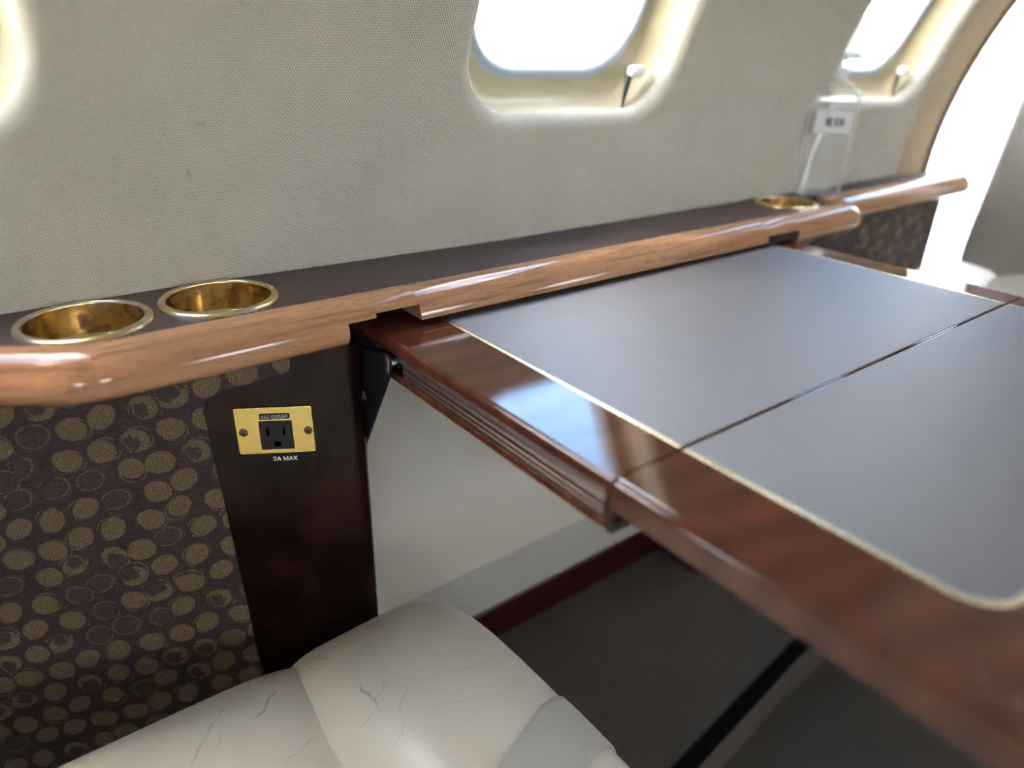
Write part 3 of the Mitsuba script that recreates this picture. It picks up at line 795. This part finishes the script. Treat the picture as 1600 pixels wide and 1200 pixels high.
add('pump', put_b(cat_(lathe([(0.005, 0.157), (0.005, 0.165), (0.011, 0.166), (0.011, 0.174), (0.009, 0.176), (0.0001, 0.176)], 24), bx(-0.004, 0.026, -0.004, 0.004, 0.168, 0.174, 0.002))), 'm_white', bt, smooth=40, label='white pump head with spout')
add('dip_tube', put_b(lathe([(0.002, 0.012), (0.002, 0.148)], 12)), 'm_clear', bt, smooth=True)
lb = bx(-0.024, 0.024, -0.0203, -0.0196, 0.080, 0.108)
LBL = add('label', put_b(lb), 'm_white', bt, label='white rectangular label')
prn = cat_(bx(-0.010, -0.002, -0.0207, -0.0203, 0.089, 0.099), bx(0.001, 0.006, -0.0207, -0.0203, 0.089, 0.099), bx(0.008, 0.013, -0.0207, -0.0203, 0.089, 0.099))
add('print', put_b(prn), 'm_ink_dark', LBL, label='small dark print')

# ------------------------------------------------------------------ near seat
ns = 'cabin_seat'
tag(ns, 'cream leather cabin seat in the foreground with a seam between two pads', 'seat')


def bumpy(m, amp, sc, seed):
    v = m.vertices; n = np.array(trimesh.Trimesh(v, m.faces, process=False).vertex_normals)
    m = trimesh.Trimesh(v + n * (amp * (meshkit.fbm(v * sc, 3, seed) - 0.5))[:, None], m.faces, process=False)
    return m


SEZ = 0.285
front = superell(0.096, 0.252, 0.111, 0.82, 0.40, 160, 80)          # the bolster at the seat's front edge
front.apply_translation((0.190, 0.210, SEZ))
main = superell(0.245, 0.266, 0.092, 0.50, 0.20, 120, 60)
main.apply_translation((-0.080, 0.186, SEZ))
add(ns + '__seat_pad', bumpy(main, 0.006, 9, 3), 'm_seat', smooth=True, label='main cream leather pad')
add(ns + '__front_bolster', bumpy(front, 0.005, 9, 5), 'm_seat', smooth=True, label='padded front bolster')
add('base', bx(-0.26, 0.24, -0.03, 0.44, FZ, 0.22, 0.02), 'm_seat_far', ns, smooth=40)
bk = superell(0.075, 0.25, 0.40, 0.4, 0.4, 48, 32); bk.apply_transform(trimesh.transformations.rotation_matrix(-0.2, (0, 1, 0))); bk.apply_translation((-0.42, 0.18, 0.62))
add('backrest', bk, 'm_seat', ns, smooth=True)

# belt webbing over the bolster
prof_b = []
for t in np.linspace(math.radians(100), math.radians(-35), 40):
    sp = lambda x, e: math.copysign(abs(x) ** e, x)
    prof_b.append((0.190 + 0.0980 * sp(math.cos(t), 0.82), SEZ + 0.1100 * sp(math.sin(t), 0.82)))
prof_b = np.array(prof_b); arc = np.concatenate([[0], np.cumsum(np.linalg.norm(np.diff(prof_b, axis=0), axis=1))])
L1, L2, uvb = [], [], []
for k, (x, z) in enumerate(prof_b):
    ya, yc = 0.246 + 0.42 * (x - 0.215), 0.196 + 0.42 * (x - 0.215)
    L1.append([(x, ya + (yc - ya) * q, z + 0.0006 * math.sin(q * 3.14)) for q in np.linspace(0, 1, 9)])
tang = np.gradient(prof_b, axis=0); tang /= np.linalg.norm(tang, axis=1, keepdims=True); nrm = np.stack([-tang[:, 1], tang[:, 0]], 1)
top_l = [np.array(l) + np.array([n[0], 0, n[1]]) * 0.0022 for l, n in zip(L1, nrm)]
bot_l = [np.array(l) for l in L1]
rings = [np.vstack([t, b[::-1]]) for t, b in zip(top_l, bot_l)]
bm = loft(rings, True)
uvb = np.vstack([np.column_stack([np.full(18, a), np.concatenate([np.linspace(0, 0.05, 9), np.linspace(0.05, 0, 9)])]) for a in arc])
add('seat_belt', bm, 'm_webbing', smooth=True, uv=uvb, label='grey-beige woven seat belt strap lying over the front of the near seat', cat='seat belt')

# ------------------------------------------------------------------ far seat
fs = 'cabin_seat_001'
tag(fs, 'grey-cream leather cabin seat beyond the table at the right edge', 'seat')
b1 = superell(0.12, 0.26, 0.36, 0.5, 0.4, 72, 48); b1.apply_transform(trimesh.transformations.rotation_matrix(0.22, (0, 1, 0))); b1.apply_translation((1.30, 0.17, 0.66))
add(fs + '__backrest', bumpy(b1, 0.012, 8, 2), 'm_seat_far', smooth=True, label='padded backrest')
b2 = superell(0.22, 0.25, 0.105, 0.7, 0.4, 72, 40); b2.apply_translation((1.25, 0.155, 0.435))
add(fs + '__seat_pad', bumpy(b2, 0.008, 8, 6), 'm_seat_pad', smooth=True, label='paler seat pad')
b3 = superell(0.10, 0.055, 0.05, 0.6, 0.6, 48, 24); b3.apply_translation((1.115, 0.395, 0.472))
add(fs + '__armrest', b3, 'm_seat_sunlit', smooth=True, label='rounded armrest end in a painted sunlit tone')
add('base', bx(0.98, 1.40, -0.06, 0.36, FZ, 0.34, 0.02), 'm_seat_far', fs, smooth=40)

# ------------------------------------------------------------------ outside the windows
GZ = -1.05
a = np.linspace(0, 2 * math.pi, 64, endpoint=False)
g = loft([np.column_stack([r * np.cos(a), r * np.sin(a), np.full(64, GZ)]) for r in (0.001, 10, 40, 150, 900)], True)
add('ground', g, 'm_apron', smooth=False, kind='structure', label='sunlit pale concrete apron outside the windows')
r = random.Random(5)
for i in range(14):
    an = math.radians(64 - i * 4.4 + r.uniform(-0.8, 0.8)); D = r.uniform(160, 190)
    x, y = D * math.cos(an), D * math.sin(an)
    h = r.uniform(6, 9)
    tr = trimesh.creation.cone(0.5, h * 0.7, sections=8); tr.apply_translation((x, y, GZ))
    k = f'tree_{i:03d}' if i else 'tree'
    blobs = []
    for q in range(6):
        b = trimesh.creation.icosphere(2, 1.0); b.vertices *= (1 + 0.35 * (meshkit.fbm(b.vertices * 2 + i * 3 + q, 3, 2) - 0.5))[:, None]
        b.apply_scale((r.uniform(3, 4.8), r.uniform(3, 4.8), r.uniform(1.6, 2.6))); b.apply_translation((x + r.uniform(-1.3, 1.3), y + r.uniform(-1.3, 1.3), GZ + h * r.uniform(0.35, 0.85))); blobs.append(b)
    add(k + '__crown', cat_(*blobs), 'm_leaves', smooth=True); add('trunk', tr, 'm_bark', k)
    tag(k, 'blurred green tree in the far line across the apron, seen through the window', 'tree', 'trees beyond the apron')
hb = cat_(bx(-7, 7, -5, 5, 0, 5.5), to_tm(trimesh.creation.extrude_polygon(Polygon([(-5, 5.5), (5, 5.5), (0, 7)]), 14, engine='earcut').apply_transform(np.array([[0, 0, 1, -7], [1, 0, 0, 0], [0, 1, 0, 0], [0, 0, 0, 1.0]]))))
ha = math.radians(56.5); HM = trimesh.transformations.translation_matrix((60 * math.cos(ha), 60 * math.sin(ha), GZ)) @ trimesh.transformations.rotation_matrix(ha, (0, 0, 1))
hb.apply_transform(HM)
add('hangar__hall', hb, 'm_hangar'); tag('hangar', 'hazy blue-grey hangar across the apron at the left of the window', 'building')
hd = bx(-7.08, -6.98, -3.5, 3.5, 0, 4.2); hd.apply_transform(HM)
add('door', hd, 'm_hangar_door', 'hangar')
